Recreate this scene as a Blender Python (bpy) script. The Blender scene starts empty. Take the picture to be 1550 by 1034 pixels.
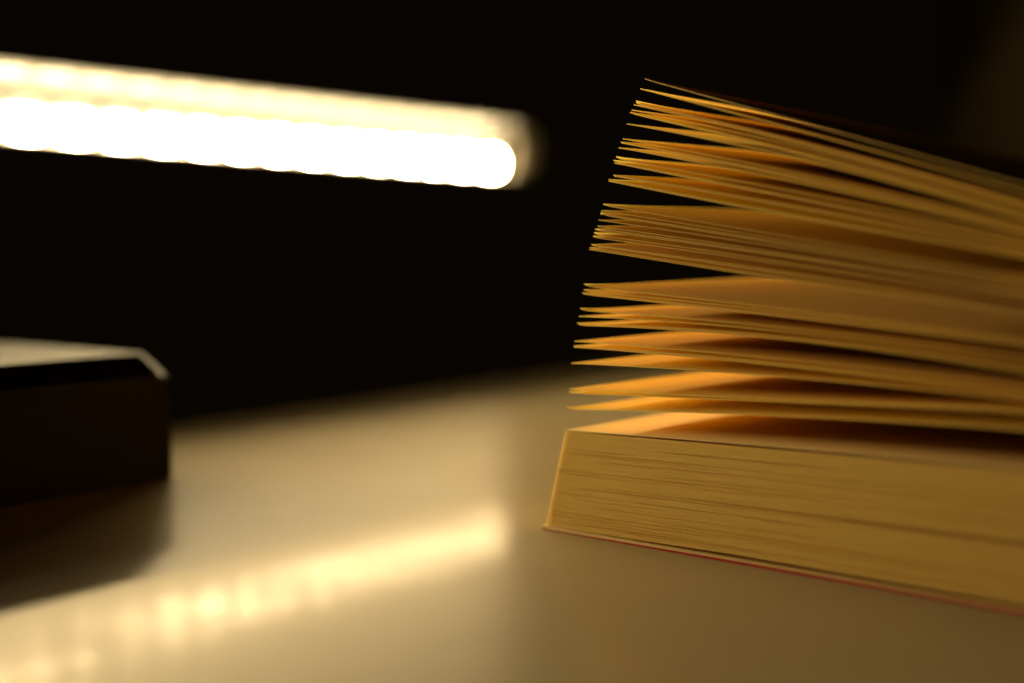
import bpy, bmesh, math, random
from mathutils import Vector, Matrix

random.seed(7)
S = bpy.context.scene
COL = S.collection
MM = 0.001

# ------------------------------------------------------------------ camera
cam_d = bpy.data.cameras.new("camera")
cam = bpy.data.objects.new("camera", cam_d)
COL.objects.link(cam)
cam.location = (0, 0, 0.0583)
cam.rotation_euler = (math.radians(90 - 4.3035), 0, 0)
cam_d.lens = 50
cam_d.sensor_width = 36
cam_d.clip_start = 0.005
cam_d.clip_end = 60
cam_d.dof.use_dof = True
cam_d.dof.focus_distance = 0.263
cam_d.dof.aperture_fstop = 5.4
S.camera = cam

# ------------------------------------------------------------------ world: a dark room
w = bpy.data.worlds.new("World")
S.world = w
w.use_nodes = True
w.node_tree.nodes["Background"].inputs["Color"].default_value = (1.0, 0.6, 0.2, 1)
w.node_tree.nodes["Background"].inputs["Strength"].default_value = 0.0024

S.view_settings.view_transform = 'Standard'
S.view_settings.look = 'None'
S.view_settings.exposure = 0
S.view_settings.gamma = 1
S.render.engine = 'CYCLES'
cy = S.cycles
cy.use_denoising = True
cy.max_bounces = 24
cy.diffuse_bounces = 12
cy.transmission_bounces = 16
cy.glossy_bounces = 6
cy.sample_clamp_indirect = 6
cy.use_light_tree = True

LED_POWER = 305.0
LAMP_TINT = (1.0, 0.74, 0.36)

# ------------------------------------------------------------------ helpers
def link(name, bm, mat=None, parent=None, smooth=False):
    me = bpy.data.meshes.new(name)
    bm.normal_update()
    bm.to_mesh(me)
    bm.free()
    if smooth:
        for p in me.polygons:
            p.use_smooth = True
    o = bpy.data.objects.new(name, me)
    if mat:
        me.materials.append(mat)
    COL.objects.link(o)
    if parent:
        o.parent = parent
    return o

def empty(name, loc, rz=0.0):
    o = bpy.data.objects.new(name, None)
    o.empty_display_size = 0.01
    COL.objects.link(o)
    o.location = loc
    o.rotation_euler = (0, 0, rz)
    return o

def tag(o, label=None, cat=None, group=None, kind=None):
    for k, v in (("label", label), ("category", cat), ("group", group), ("kind", kind)):
        if v:
            o[k] = v
    return o

def box(bm, x0, x1, y0, y1, z0, z1):
    v = [bm.verts.new(p) for p in ((x0,y0,z0),(x1,y0,z0),(x1,y1,z0),(x0,y1,z0),(x0,y0,z1),(x1,y0,z1),(x1,y1,z1),(x0,y1,z1))]
    for f in ((0,3,2,1),(4,5,6,7),(0,1,5,4),(1,2,6,5),(2,3,7,6),(3,0,4,7)):
        bm.faces.new([v[i] for i in f])

def prism(bm, prof, x0, x1):
    """closed (y, z) outline swept along x"""
    a = [bm.verts.new((x0, y, z)) for y, z in prof]
    b = [bm.verts.new((x1, y, z)) for y, z in prof]
    n = len(prof)
    for i in range(n):
        j = (i + 1) % n
        bm.faces.new((a[i], a[j], b[j], b[i]))
    bm.faces.new(list(reversed(a)))
    bm.faces.new(b)
    bmesh.ops.recalc_face_normals(bm, faces=bm.faces[:])

# ------------------------------------------------------------------ materials
def mat_new(name):
    m = bpy.data.materials.new(name)
    m.use_nodes = True
    nt = m.node_tree
    for n in list(nt.nodes):
        nt.nodes.remove(n)
    out = nt.nodes.new("ShaderNodeOutputMaterial")
    return m, nt, out

def noise(nt, scale, detail=4, rough=0.5, vec=None, stretch=None):
    tc = nt.nodes.new("ShaderNodeTexCoord")
    n = nt.nodes.new("ShaderNodeTexNoise")
    n.inputs["Scale"].default_value = scale
    n.inputs["Detail"].default_value = detail
    n.inputs["Roughness"].default_value = rough
    if stretch:
        mp = nt.nodes.new("ShaderNodeMapping")
        mp.inputs["Scale"].default_value = stretch
        nt.links.new(tc.outputs["Object"], mp.inputs["Vector"])
        nt.links.new(mp.outputs["Vector"], n.inputs["Vector"])
    else:
        nt.links.new(tc.outputs["Object"], n.inputs["Vector"])
    return n

def ramp(nt, src, c0, c1, p0=0.3, p1=0.7):
    r = nt.nodes.new("ShaderNodeValToRGB")
    r.color_ramp.elements[0].position = p0
    r.color_ramp.elements[0].color = (*c0, 1)
    r.color_ramp.elements[1].position = p1
    r.color_ramp.elements[1].color = (*c1, 1)
    nt.links.new(src, r.inputs["Fac"])
    return r

def bump(nt, src, strength, dist):
    b = nt.nodes.new("ShaderNodeBump")
    b.inputs["Strength"].default_value = strength
    b.inputs["Distance"].default_value = dist
    nt.links.new(src, b.inputs["Height"])
    return b

def principled(name, c0, c1, rough, scale=200, bstr=0.0, bdist=0.0002, bscale=2000, spec=0.5, metallic=0.0, coat=0.0, coat_rough=0.1):
    m, nt, out = mat_new(name)
    p = nt.nodes.new("ShaderNodeBsdfPrincipled")
    r = ramp(nt, noise(nt, scale).outputs["Fac"], c0, c1)
    nt.links.new(r.outputs["Color"], p.inputs["Base Color"])
    p.inputs["Roughness"].default_value = rough
    p.inputs["Specular IOR Level"].default_value = spec
    p.inputs["Metallic"].default_value = metallic
    p.inputs["Coat Weight"].default_value = coat
    p.inputs["Coat Roughness"].default_value = coat_rough
    if bstr:
        b = bump(nt, noise(nt, bscale, 3).outputs["Fac"], bstr, bdist)
        nt.links.new(b.outputs["Normal"], p.inputs["Normal"])
        nt.links.new(b.outputs["Normal"], p.inputs["Coat Normal"])
    nt.links.new(p.outputs["BSDF"], out.inputs["Surface"])
    return m

def paper_mat(name, c0, c1, t0, trans, bstr=0.25, stretch=None):
    m, nt, out = mat_new(name)
    n1 = noise(nt, 7000, 4, 0.7, stretch=stretch) if stretch else noise(nt, 900, 5, 0.65)
    r = ramp(nt, n1.outputs["Fac"], c0, c1)
    b = bump(nt, noise(nt, 2600, 4, 0.6).outputs["Fac"], bstr, 0.00006)
    d = nt.nodes.new("ShaderNodeBsdfDiffuse")
    t = nt.nodes.new("ShaderNodeBsdfTranslucent")
    t.inputs["Color"].default_value = (*t0, 1)
    mx = nt.nodes.new("ShaderNodeMixShader")
    mx.inputs["Fac"].default_value = trans
    nt.links.new(r.outputs["Color"], d.inputs["Color"])
    nt.links.new(b.outputs["Normal"], d.inputs["Normal"])
    nt.links.new(d.outputs["BSDF"], mx.inputs[1])
    nt.links.new(t.outputs["BSDF"], mx.inputs[2])
    nt.links.new(mx.outputs["Shader"], out.inputs["Surface"])
    return m

M_page = paper_mat("page_paper", (0.82, 0.695, 0.37), (0.89, 0.76, 0.42), (1.0, 0.915, 0.45), 0.74)
M_top = paper_mat("resting_paper", (0.78, 0.61, 0.31), (0.84, 0.66, 0.35), (1.0, 0.90, 0.46), 0.12)
M_block = paper_mat("block_paper", (0.70, 0.49, 0.14), (0.95, 0.69, 0.23), (0.9, 0.6, 0.2), 0.10, 0.4, (0.012, 0.012, 1.0))
M_fly = paper_mat("flyleaf_paper", (0.78, 0.58, 0.22), (0.84, 0.64, 0.26), (0.9, 0.6, 0.2), 0.10)
M_card = principled("cover_card", (0.66, 0.48, 0.20), (0.74, 0.55, 0.24), 0.6, 600, 0.2, 0.0001, 1500)
M_red = principled("cover_red", (0.34, 0.008, 0.003), (0.42, 0.014, 0.005), 0.5, 800)
def dark_satin(name, c, fac, rough, bstr):
    m, nt, out = mat_new(name)
    n = noise(nt, 180, 4)
    r = ramp(nt, n.outputs["Fac"], c, tuple(v * 1.4 for v in c))
    b = bump(nt, noise(nt, 1200, 3).outputs["Fac"], bstr, 0.0002)
    d = nt.nodes.new("ShaderNodeBsdfDiffuse")
    g = nt.nodes.new("ShaderNodeBsdfGlossy")
    g.inputs["Roughness"].default_value = rough
    g.inputs["Color"].default_value = (1, 1, 1, 1)
    x = nt.nodes.new("ShaderNodeMixShader")
    x.inputs["Fac"].default_value = fac
    nt.links.new(r.outputs["Color"], d.inputs["Color"])
    if bstr:
        for q in (d, g):
            nt.links.new(b.outputs["Normal"], q.inputs["Normal"])
    nt.links.new(d.outputs["BSDF"], x.inputs[1]); nt.links.new(g.outputs["BSDF"], x.inputs[2])
    nt.links.new(x.outputs["Shader"], out.inputs["Surface"])
    return m
M_lid = dark_satin("lid_black", (0.006, 0.005, 0.004), 0.055, 0.34, 0.08)
M_body = dark_satin("box_brown", (0.009, 0.0048, 0.0015), 0.01, 0.5, 0.12)
M_house = principled("lamp_grey", (0.03, 0.03, 0.03), (0.04, 0.04, 0.04), 0.5, 90, metallic=0.0)
M_hood = dark_satin("lamp_reflector", (0.065, 0.065, 0.065), 0.018, 0.12, 0.0)
M_wall = principled("wall_paint", (0.085, 0.062, 0.014), (0.098, 0.072, 0.017), 0.9, 6)

# table: satin lacquer with a fine orange-peel
M_table, nt, out = mat_new("table_lacquer")
r = ramp(nt, noise(nt, 14, 5, 0.6).outputs["Fac"], (0.345, 0.280, 0.160), (0.385, 0.314, 0.182))
nb = bump(nt, noise(nt, 900, 4, 0.72).outputs["Fac"], 0.06, 0.00017)
def mixed(a_out, b_out, fac):
    x = nt.nodes.new("ShaderNodeMixShader")
    x.inputs["Fac"].default_value = fac
    nt.links.new(a_out, x.inputs[1]); nt.links.new(b_out, x.inputs[2])
    return x.outputs["Shader"]
d = nt.nodes.new("ShaderNodeBsdfDiffuse")
nt.links.new(r.outputs["Color"], d.inputs["Color"])
nt.links.new(nb.outputs["Normal"], d.inputs["Normal"])
gl = []
for rough in (0.31, 0.055):
    g = nt.nodes.new("ShaderNodeBsdfGlossy")
    g.inputs["Roughness"].default_value = rough
    g.inputs["Color"].default_value = (1, 1, 1, 1)
    if rough < .1:
        nt.links.new(nb.outputs["Normal"], g.inputs["Normal"])
    gl.append(g.outputs["BSDF"])
# handling marks: the fine gloss is uneven from place to place
sm = nt.nodes.new("ShaderNodeMapRange")
sm.inputs["From Min"].default_value = 0.32
sm.inputs["From Max"].default_value = 0.68
sm.inputs["To Min"].default_value = 0.006
sm.inputs["To Max"].default_value = 0.0155
nt.links.new(noise(nt, 42, 6, 0.65).outputs["Fac"], sm.inputs["Value"])
xs = nt.nodes.new("ShaderNodeMixShader")
# gloss painted down in a patch before the box, fading the lamp's reflection
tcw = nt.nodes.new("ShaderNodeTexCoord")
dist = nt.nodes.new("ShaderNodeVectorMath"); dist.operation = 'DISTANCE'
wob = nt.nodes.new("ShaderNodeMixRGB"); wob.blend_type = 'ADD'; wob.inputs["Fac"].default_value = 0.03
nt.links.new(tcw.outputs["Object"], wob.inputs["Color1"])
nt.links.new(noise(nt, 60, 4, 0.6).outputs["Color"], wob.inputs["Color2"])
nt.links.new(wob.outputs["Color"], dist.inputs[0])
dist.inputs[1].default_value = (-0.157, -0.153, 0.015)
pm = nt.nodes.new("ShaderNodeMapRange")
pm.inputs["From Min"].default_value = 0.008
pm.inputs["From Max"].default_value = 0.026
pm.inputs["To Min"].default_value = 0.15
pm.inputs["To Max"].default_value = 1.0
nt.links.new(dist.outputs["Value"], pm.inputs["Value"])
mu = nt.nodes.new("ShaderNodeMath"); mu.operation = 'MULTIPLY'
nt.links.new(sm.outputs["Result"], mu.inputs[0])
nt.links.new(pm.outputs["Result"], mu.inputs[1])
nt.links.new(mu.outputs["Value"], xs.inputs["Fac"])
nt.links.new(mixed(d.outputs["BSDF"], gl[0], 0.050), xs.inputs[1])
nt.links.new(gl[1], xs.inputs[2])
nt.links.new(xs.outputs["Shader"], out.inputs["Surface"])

# LED lens: gives off light
M_led, nt, out = mat_new("led_glow")
e = nt.nodes.new("ShaderNodeEmission")
e.inputs["Color"].default_value = (*LAMP_TINT, 1)
e.inputs["Strength"].default_value = LED_POWER
nt.links.new(e.outputs["Emission"], out.inputs["Surface"])

M_board = principled("led_board", (0.75, 0.74, 0.70), (0.8, 0.79, 0.75), 0.5, 90)

M_cap, nt, out = mat_new("cap_plastic")
d = nt.nodes.new("ShaderNodeBsdfDiffuse"); d.inputs["Color"].default_value = (0.16, 0.145, 0.12, 1)
t = nt.nodes.new("ShaderNodeBsdfTranslucent"); t.inputs["Color"].default_value = (0.20, 0.18, 0.145, 1)
mx = nt.nodes.new("ShaderNodeMixShader"); mx.inputs["Fac"].default_value = 0.4
nt.links.new(d.outputs["BSDF"], mx.inputs[1]); nt.links.new(t.outputs["BSDF"], mx.inputs[2])
nt.links.new(mx.outputs["Shader"], out.inputs["Surface"])

# ------------------------------------------------------------------ table
# its far edge runs obliquely away from the camera; local x = along that edge, local y = inwards (to the right)
ex, ey = 0.5716, 0.8205
tab = empty("table", (-0.1029, 0.4354, 0), math.atan2(ey, ex))
bm = bmesh.new()
box(bm, -0.85, 0.58, -0.80, 0.0, -0.024, 0.0)
bmesh.ops.bevel(bm, geom=bm.edges[:], offset=0.003, segments=4, affect='EDGES', profile=0.5)
tag(tab, "glossy cream tabletop carrying the fanned book and the dark box", "table")
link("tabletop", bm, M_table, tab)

# ------------------------------------------------------------------ wall far behind on the right
bm = bmesh.new()
box(bm, 0, 1.2, 0, .30, -0.75, 1.6)
bmesh.ops.bevel(bm, geom=[e for e in bm.edges if abs(e.verts[0].co.z - e.verts[1].co.z) > .1 and e.verts[0].co.x < .01], offset=0.14, segments=20, affect='EDGES')
wl = tag(link("wall", bm, M_wall, None, True), kind="structure")
wl.location = (0.252, 0.980, 0)
wl.rotation_euler = (0, 0, math.atan2(-0.5494, 0.8355))

# ------------------------------------------------------------------ the light bar
P0 = Vector((-0.18356, 0.515, 0.1048)); P1 = Vector((-0.0058, 0.7357, 0.1006))
E = (P1 - P0).normalized()
N = Vector((E.y, -E.x, 0)).normalized()
E = -E
V = E.cross(N)
lamp = empty("light_bar", P1)
# local x along the bar (0 = lit end, plus = towards the left), local y = out towards the table, local z = up
lamp.rotation_euler = Matrix((E, N, V)).transposed().to_euler()
tag(lamp, "long glowing warm LED light bar beyond the table edge", "lamp")
LEN = 0.62
bm = bmesh.new()
# channel: back wall, lower lip, slanted upper hood
prism(bm, [(-.004,-.0142),(.0158,-.0142),(.0158,-.0130),(-.0015,-.0130),(-.0015,.0142),(.0140,.0142),(.0140,.0152),(-.004,.0152)], 0.0, LEN)
link("housing", bm, M_house, lamp)
bm = bmesh.new()
arc = [(.0148 - .0144 * math.cos(math.radians(a)), -.0010 + .0142 * math.sin(math.radians(a))) for a in range(0, 86, 5)]
prism(bm, arc + [(arc[-1][0], .0139), (-.0012, .0139), (-.0012, -.0010)], .001, LEN - .001)
hood = link("reflector", bm, M_hood, lamp, True)
hood.data.set_sharp_from_angle(angle=math.radians(30))
bm = bmesh.new()
box(bm, .001, LEN - .001, -.0013, 0.0002, -.0120, -.0010)
link("led_board", bm, M_board, lamp)
# LED lenses, one domed oblong each
def led_mesh():
    bm = bmesh.new()
    rings = [(1.0, 0.0), (0.93, 0.45), (0.68, 0.82)]
    W, Hh, D = .0078, .0050, .0030
    prev = None
    NS = 12
    for sc, dz in rings:
        ring = []
        for i in range(NS):
            a = 2 * math.pi * i / NS
            c, s_ = math.cos(a), math.sin(a)
            q = 0.55
            ring.append(bm.verts.new((W * sc * math.copysign(abs(c) ** q, c), .0003 + D * dz, Hh * sc * math.copysign(abs(s_) ** q, s_))))
        if prev:
            for i in range(NS):
                j = (i + 1) % NS
                bm.faces.new((prev[i], prev[j], ring[j], ring[i]))
        prev = ring
    bm.faces.new(prev)
    bmesh.ops.recalc_face_normals(bm, faces=bm.faces[:])
    return bm
PITCH = .0203
led0 = None
for k in range(30):
    if led0 is None:
        led0 = link("led", led_mesh(), M_led, lamp, True)
        o = led0
    else:
        o = led0.copy()
        COL.objects.link(o)
        o.parent = lamp
    o.location = (.0095 + k * PITCH, 0, -.0063)
# translucent end cap: a rounded hollow shell
bm = bmesh.new()
def cap_ring(x, sc, n=20):
    return [bm.verts.new((-x, .002 + .0085 * sc * math.cos(2*math.pi*i/n), .001 + .0150 * sc * math.sin(2*math.pi*i/n))) for i in range(n)]
rs = [cap_ring(x, s_) for x, s_ in ((.0003,1),(.010,1),(.016,.95),(.020,.82),(.0225,.55))]
ri = [cap_ring(x, s_) for x, s_ in ((.0003,.9),(.010,.9),(.0155,.85),(.0188,.72),(.021,.45))]
for seq in (rs, ri):
    for a, b in zip(seq[:-1], seq[1:]):
        for i in range(20):
            j = (i+1) % 20
            bm.faces.new((a[i], a[j], b[j], b[i]))
    bm.faces.new(seq[-1])
for i in range(20):
    j = (i+1) % 20
    bm.faces.new((rs[0][i], rs[0][j], ri[0][j], ri[0][i]))
bmesh.ops.recalc_face_normals(bm, faces=bm.faces[:])
link("end_cap", bm, M_cap, lamp, True)

# ------------------------------------------------------------------ dark box on the left
bx = empty("box", (-0.0792, 0.3395, 0), math.atan2(0.0390, 0.0280))
# local x: along the visible long face (0 = far right corner, minus = towards the camera), local +y: away to the left
tag(bx, "low black box with sloping lid edges, at the left of the table", "box")
def rbox(name, x0, x1, y0, y1, z0, z1, mat, rad, seg, chamfer=0.0):
    bm = bmesh.new()
    box(bm, x0, x1, y0, y1, z0, z1)
    vert = [e for e in bm.edges if abs(e.verts[0].co.z - e.verts[1].co.z) > 1e-6]
    bmesh.ops.bevel(bm, geom=vert, offset=rad, segments=seg, affect='EDGES', profile=0.5)
    if chamfer:
        top = [e for e in bm.edges if min(e.verts[0].co.z, e.verts[1].co.z) > z1 - 1e-6]
        bmesh.ops.bevel(bm, geom=top, offset=chamfer, segments=1, affect='EDGES')
    return link(name, bm, mat, bx)
rbox("body", -.150, -.0004, .0004, .0900, 0.0, .0244, M_body, .0052, 4)
rbox("lid", -.1504, 0, 0, .0904, .0247, .0302, M_lid, .0060, 1, .0054)

# ------------------------------------------------------------------ the book
book = empty("open_book", (0.00616, 0.27861, 0), math.radians(-41.3786))
tag(book, "thick open paperback with cream pages fanned up above a flat block", "book")
# local x = away from the fore-edge along the near (tail) edge, local y = along the fore-edge to the head, local z = up (mm)
SPINE, DEPTH = 150.0, 205.0
LEAVES = [
 (24.12,86.56,77.43,65.96),(23.15,84.9,75.88,64.77),(22.19,82.38,74.11,63.38),(21.67,82.1,73.72,62.98),(21.18,81.18,73.11,62.48),
 (20.79,80.73,72.34,61.79),(20.11,78.68,71.11,60.69),(19.23,75.98,68.67,59.99),(18.74,75.42,68.11,59.4),(18.24,74.38,67.11,58.6),
 (17.66,72.36,65.44,57.8),(17.06,71.86,64.55,57.2),(17.06,69.34,63.1,56.21),(15.96,68.57,61.54,55.31),(14.66,63.76,57.74,52.01),
 (14.31,62.77,57.07,51.41),(14.04,62.16,56.62,51.01),(13.66,61.0,55.73,50.41),(13.39,59.86,54.83,49.71),(13.08,59.37,54.49,49.41),
 (12.78,59.05,54.27,49.11),(12.52,58.24,53.37,48.51),(12.26,57.74,52.93,48.11),(11.97,56.39,51.69,47.3),(11.45,55.78,50.68,46.6),
 (10.22,48.44,45.4,42.59),(10.06,47.51,44.89,42.18),(9.71,47.14,44.38,41.78),(9.27,43.77,42.24,39.77),(8.92,42.61,41.57,38.76),
 (8.5,41.06,40.66,37.86),(7.88,37.78,36.82,35.23),(7.67,36.82,36.03,34.33),(7.11,33.47,33.88,33.11),(6.6,28.42,30.03,31.7),
 (6.48,27.65,29.63,31.3),(6.07,24.45,27.19,28.56),(5.35,20.22,21.75,22.4)]
# second sheets lying against their neighbour, seen as doubled edges
# second sheets that start together and part towards the spine
PARTING = (5, 8, 12, 16, 23, 30, 32)
EXTRA = {11: .28, 13: .30, 24: .32, 2: .26, 27: .26}

DROOP = {0: -8.2, 1: -7.0, 2: -5.2, 3: -5.0, 4: -4.2, 5: -3.8, 6: -2.6, 7: -1.2, 8: -.8, 9: -.3}
def edge_curve(st, ht, hm, he, hs):
    """height of a page along its tail edge: a gentle parabola, then a bend down into the spine"""
    x0, x1, x2 = st, 55.57, 95.43
    def q(x):
        return (ht * (x-x1)*(x-x2)/((x0-x1)*(x0-x2)) + hm * (x-x0)*(x-x2)/((x1-x0)*(x1-x2)) + he * (x-x0)*(x-x1)/((x2-x0)*(x2-x1)))
    m0 = (q(x2) - q(x2 - .1)) / .1
    d = SPINE - x2
    m1 = 1.6 * (hs - he) / d
    def f(x):
        if x <= x2:
            return q(x)
        t = (x - x2) / d
        return (2*t**3-3*t*t+1)*he + (t**3-2*t*t+t)*d*m0 + (-2*t**3+3*t*t)*hs + (t**3-t*t)*d*m1
    return f

rng = random.Random(3)
ph = [rng.uniform(0, 6.28) for _ in range(8)]
def page(k, st, ht, hm, he, thick=.16, dz=0.0):
    n_pages = len(LEAVES)
    hs = 24.2 + (n_pages - 1 - k) * .30
    he -= .35 * (1 - k / n_pages)
    f = edge_curve(st, ht + dz, hm + dz, he + dz, hs + dz * .6)
    curl = rng.choice([0, 0, 0, .25, .4]) if k > 0 else .15
    jit = [rng.uniform(-.12, .12) for _ in range(12)]
    # columns: dense at the free edge
    us = [0, .4, 1.0, 2.2, 5, 10, 17, 26, 36, 48, 60, 72, 84, 100, 115]
    us = [u for u in us if st + u < SPINE - 5] + [SPINE - st]
    ts = [0, 3, 10, 25, 50, 80, 115, 150, 180, DEPTH]
    tw = (.55 * math.sin(k * .33 + 1.0) + .35) * min(1.0, k / 8) - .15
    bm = bmesh.new()
    top, bot = [], []
    for j, t in enumerate(ts):
        rt, rb = [], []
        q = t / DEPTH
        for u in us:
            s = st + u + (jit[j] * max(0, 1 - u / 4) if t > 0 else 0)
            free = max(0.0, 1 - u / (SPINE - st))
            z = f(st + u)
            z += curl * math.exp(-u / .8) * math.exp(-t / 6)
            z += DROOP.get(k, 0) * q * min(1, free * 1.6)
            z += free * (tw * 2.2 * q + .35 * math.sin(q * 5 + ph[k % 2] + k * .12) * q)
            rt.append(bm.verts.new((s * MM, t * MM, (z + thick/2) * MM)))
            rb.append(bm.verts.new((s * MM, t * MM, (z - thick/2) * MM)))
        top.append(rt); bot.append(rb)
    R, Cn = len(ts), len(us)
    for j in range(R - 1):
        for i in range(Cn - 1):
            bm.faces.new((top[j][i], top[j][i+1], top[j+1][i+1], top[j+1][i])).smooth = True
            bm.faces.new((bot[j][i], bot[j+1][i], bot[j+1][i+1], bot[j][i+1])).smooth = True
    for i in range(Cn - 1):
        bm.faces.new((top[0][i], bot[0][i], bot[0][i+1], top[0][i+1]))
        bm.faces.new((top[-1][i], top[-1][i+1], bot[-1][i+1], bot[-1][i]))
    for j in range(R - 1):
        bm.faces.new((top[j][0], top[j+1][0], bot[j+1][0], bot[j][0]))
        bm.faces.new((top[j][-1], bot[j][-1], bot[j+1][-1], top[j+1][-1]))
    for e in bm.edges:
        if len(e.link_faces) == 2 and e.link_faces[0].smooth != e.link_faces[1].smooth:
            e.smooth = False
    o = link("page" if k else "flyleaf", bm, M_fly if k == 0 else M_top if k == n_pages - 1 else M_page, book)
    return o

for k, (st, ht, hm, he) in enumerate(LEAVES):
    page(k, st, ht, hm, he)
    if k in PARTING:
        page(k, st + rng.uniform(0, .3), ht - .19, hm - .36, he - .50)
    if k in EXTRA:
        page(k, st + rng.uniform(-.15, .25), ht, hm, he, dz=-EXTRA[k])

# the flat block of closed pages under the fan: thin sheets, joined
bm = bmesh.new()
NSH = 112
sx = [0, .3, .8, 1.6, 3, 6, 10, 15, 21, 28, 36, 45, 55, 66, 78, 92, 110, SPINE]
def top_h(s):
    return 20.0 + (22.1 - 20.0) * min(s / 96, 1.0) + max(0, s - 96) * .03
def bot_h(s):
    return .90 + .66 * min(1, max(0, s - 4) / 40) ** 1.3
off_prev = [0] * len(sx)
for i in range(NSH):
    a, b = i / NSH, (i + 1) / NSH
    s0 = .35 + 4.75 * (b ** 1.05)
    if b > .97:
        s0 += .35 * (b - .97) / .03
    off = []
    walk = rng.uniform(-.05, .06)
    for _ in sx:
        walk = .75 * walk + rng.uniform(-.035, .035)
        off.append(walk)
    deep = rng.random() < .42
    dy = rng.uniform(.08, .36)
    d0 = rng.randrange(1, 10); d1 = d0 + rng.randrange(3, 13)
    lower, upper, lowb, upb = [], [], [], []
    for m_, u in enumerate(sx):
        s = s0 + (SPINE - s0) * u / SPINE
        T = top_h(s) - bot_h(s)
        # a slack gathering about half way up opens towards the spine
        z0 = bot_h(s) + T * a
        z1 = bot_h(s) + T * b - .032
        if 50 <= i <= 52 and s > 30:
            z1 -= .09 * min(1, (s - 30) / 50)
        y = off[m_] + (.75, .28, .07, 0)[min(m_, 3)] + (dy if (deep and d0 <= m_ <= d1) else 0)
        if 50 <= i <= 51 and s > 28:
            y += .5 * min(1, (s - 28) / 40)
        lower.append(bm.verts.new((s*MM, y*MM, z0*MM)))
        upper.append(bm.verts.new((s*MM, y*MM, z1*MM)))
        lowb.append(bm.verts.new((s*MM, DEPTH*MM, z0*MM)))
        upb.append(bm.verts.new((s*MM, DEPTH*MM, z1*MM)))
    for m_ in range(len(sx) - 1):
        bm.faces.new((lower[m_], lower[m_+1], upper[m_+1], upper[m_]))
        bm.faces.new((upper[m_], upper[m_+1], upb[m_+1], upb[m_]))
        bm.faces.new((lower[m_], lowb[m_], lowb[m_+1], lower[m_+1]))
        bm.faces.new((lowb[m_], upb[m_], upb[m_+1], lowb[m_+1]))
    bm.faces.new((lower[0], upper[0], upb[0], lowb[0]))
    bm.faces.new((lower[-1], lowb[-1], upb[-1], upper[-1]))
tag(link("page_block", bm, M_block, book), kind="stuff")

# back cover: cream card with a red printed outer face
def cover_sheet(name, z0, z1, mat, parent, s0, y0, amp):
    bm = bmesh.new()
    n = 60
    r1 = []
    for i in range(n + 1):
        s = s0 + (SPINE + 2 - s0) * i / n
        y = y0 + rng.uniform(-amp, amp)
        r1.append([bm.verts.new((s*MM, yy*MM, z(s)*MM)) for yy, z in ((y, z0), (y, z1), (DEPTH + .8, z1), (DEPTH + .8, z0))])
    for a, b in zip(r1[:-1], r1[1:]):
        for i in range(4):
            j = (i + 1) % 4
            bm.faces.new((a[i], b[i], b[j], a[j]))
    bm.faces.new(r1[0]); bm.faces.new(list(reversed(r1[-1])))
    bmesh.ops.recalc_face_normals(bm, faces=bm.faces[:])
    return link(name, bm, mat, parent)
red_top = lambda s: .18 + .34 * min(1, max(0, s) / 45)
cov = cover_sheet("cover", lambda s: red_top(s) + .01, lambda s: .84, M_card, book, -.10, -.25, .03)
cover_sheet("cover_face", lambda s: .02, red_top, M_red, cov, -.06, -.28, .05)
# spine, outside the frame to the right
bm = bmesh.new()
box(bm, (SPINE + .3)*MM, (SPINE + .9)*MM, -.25*MM, (DEPTH + .8)*MM, .9*MM, 36.5*MM)
link("spine", bm, M_red, book)
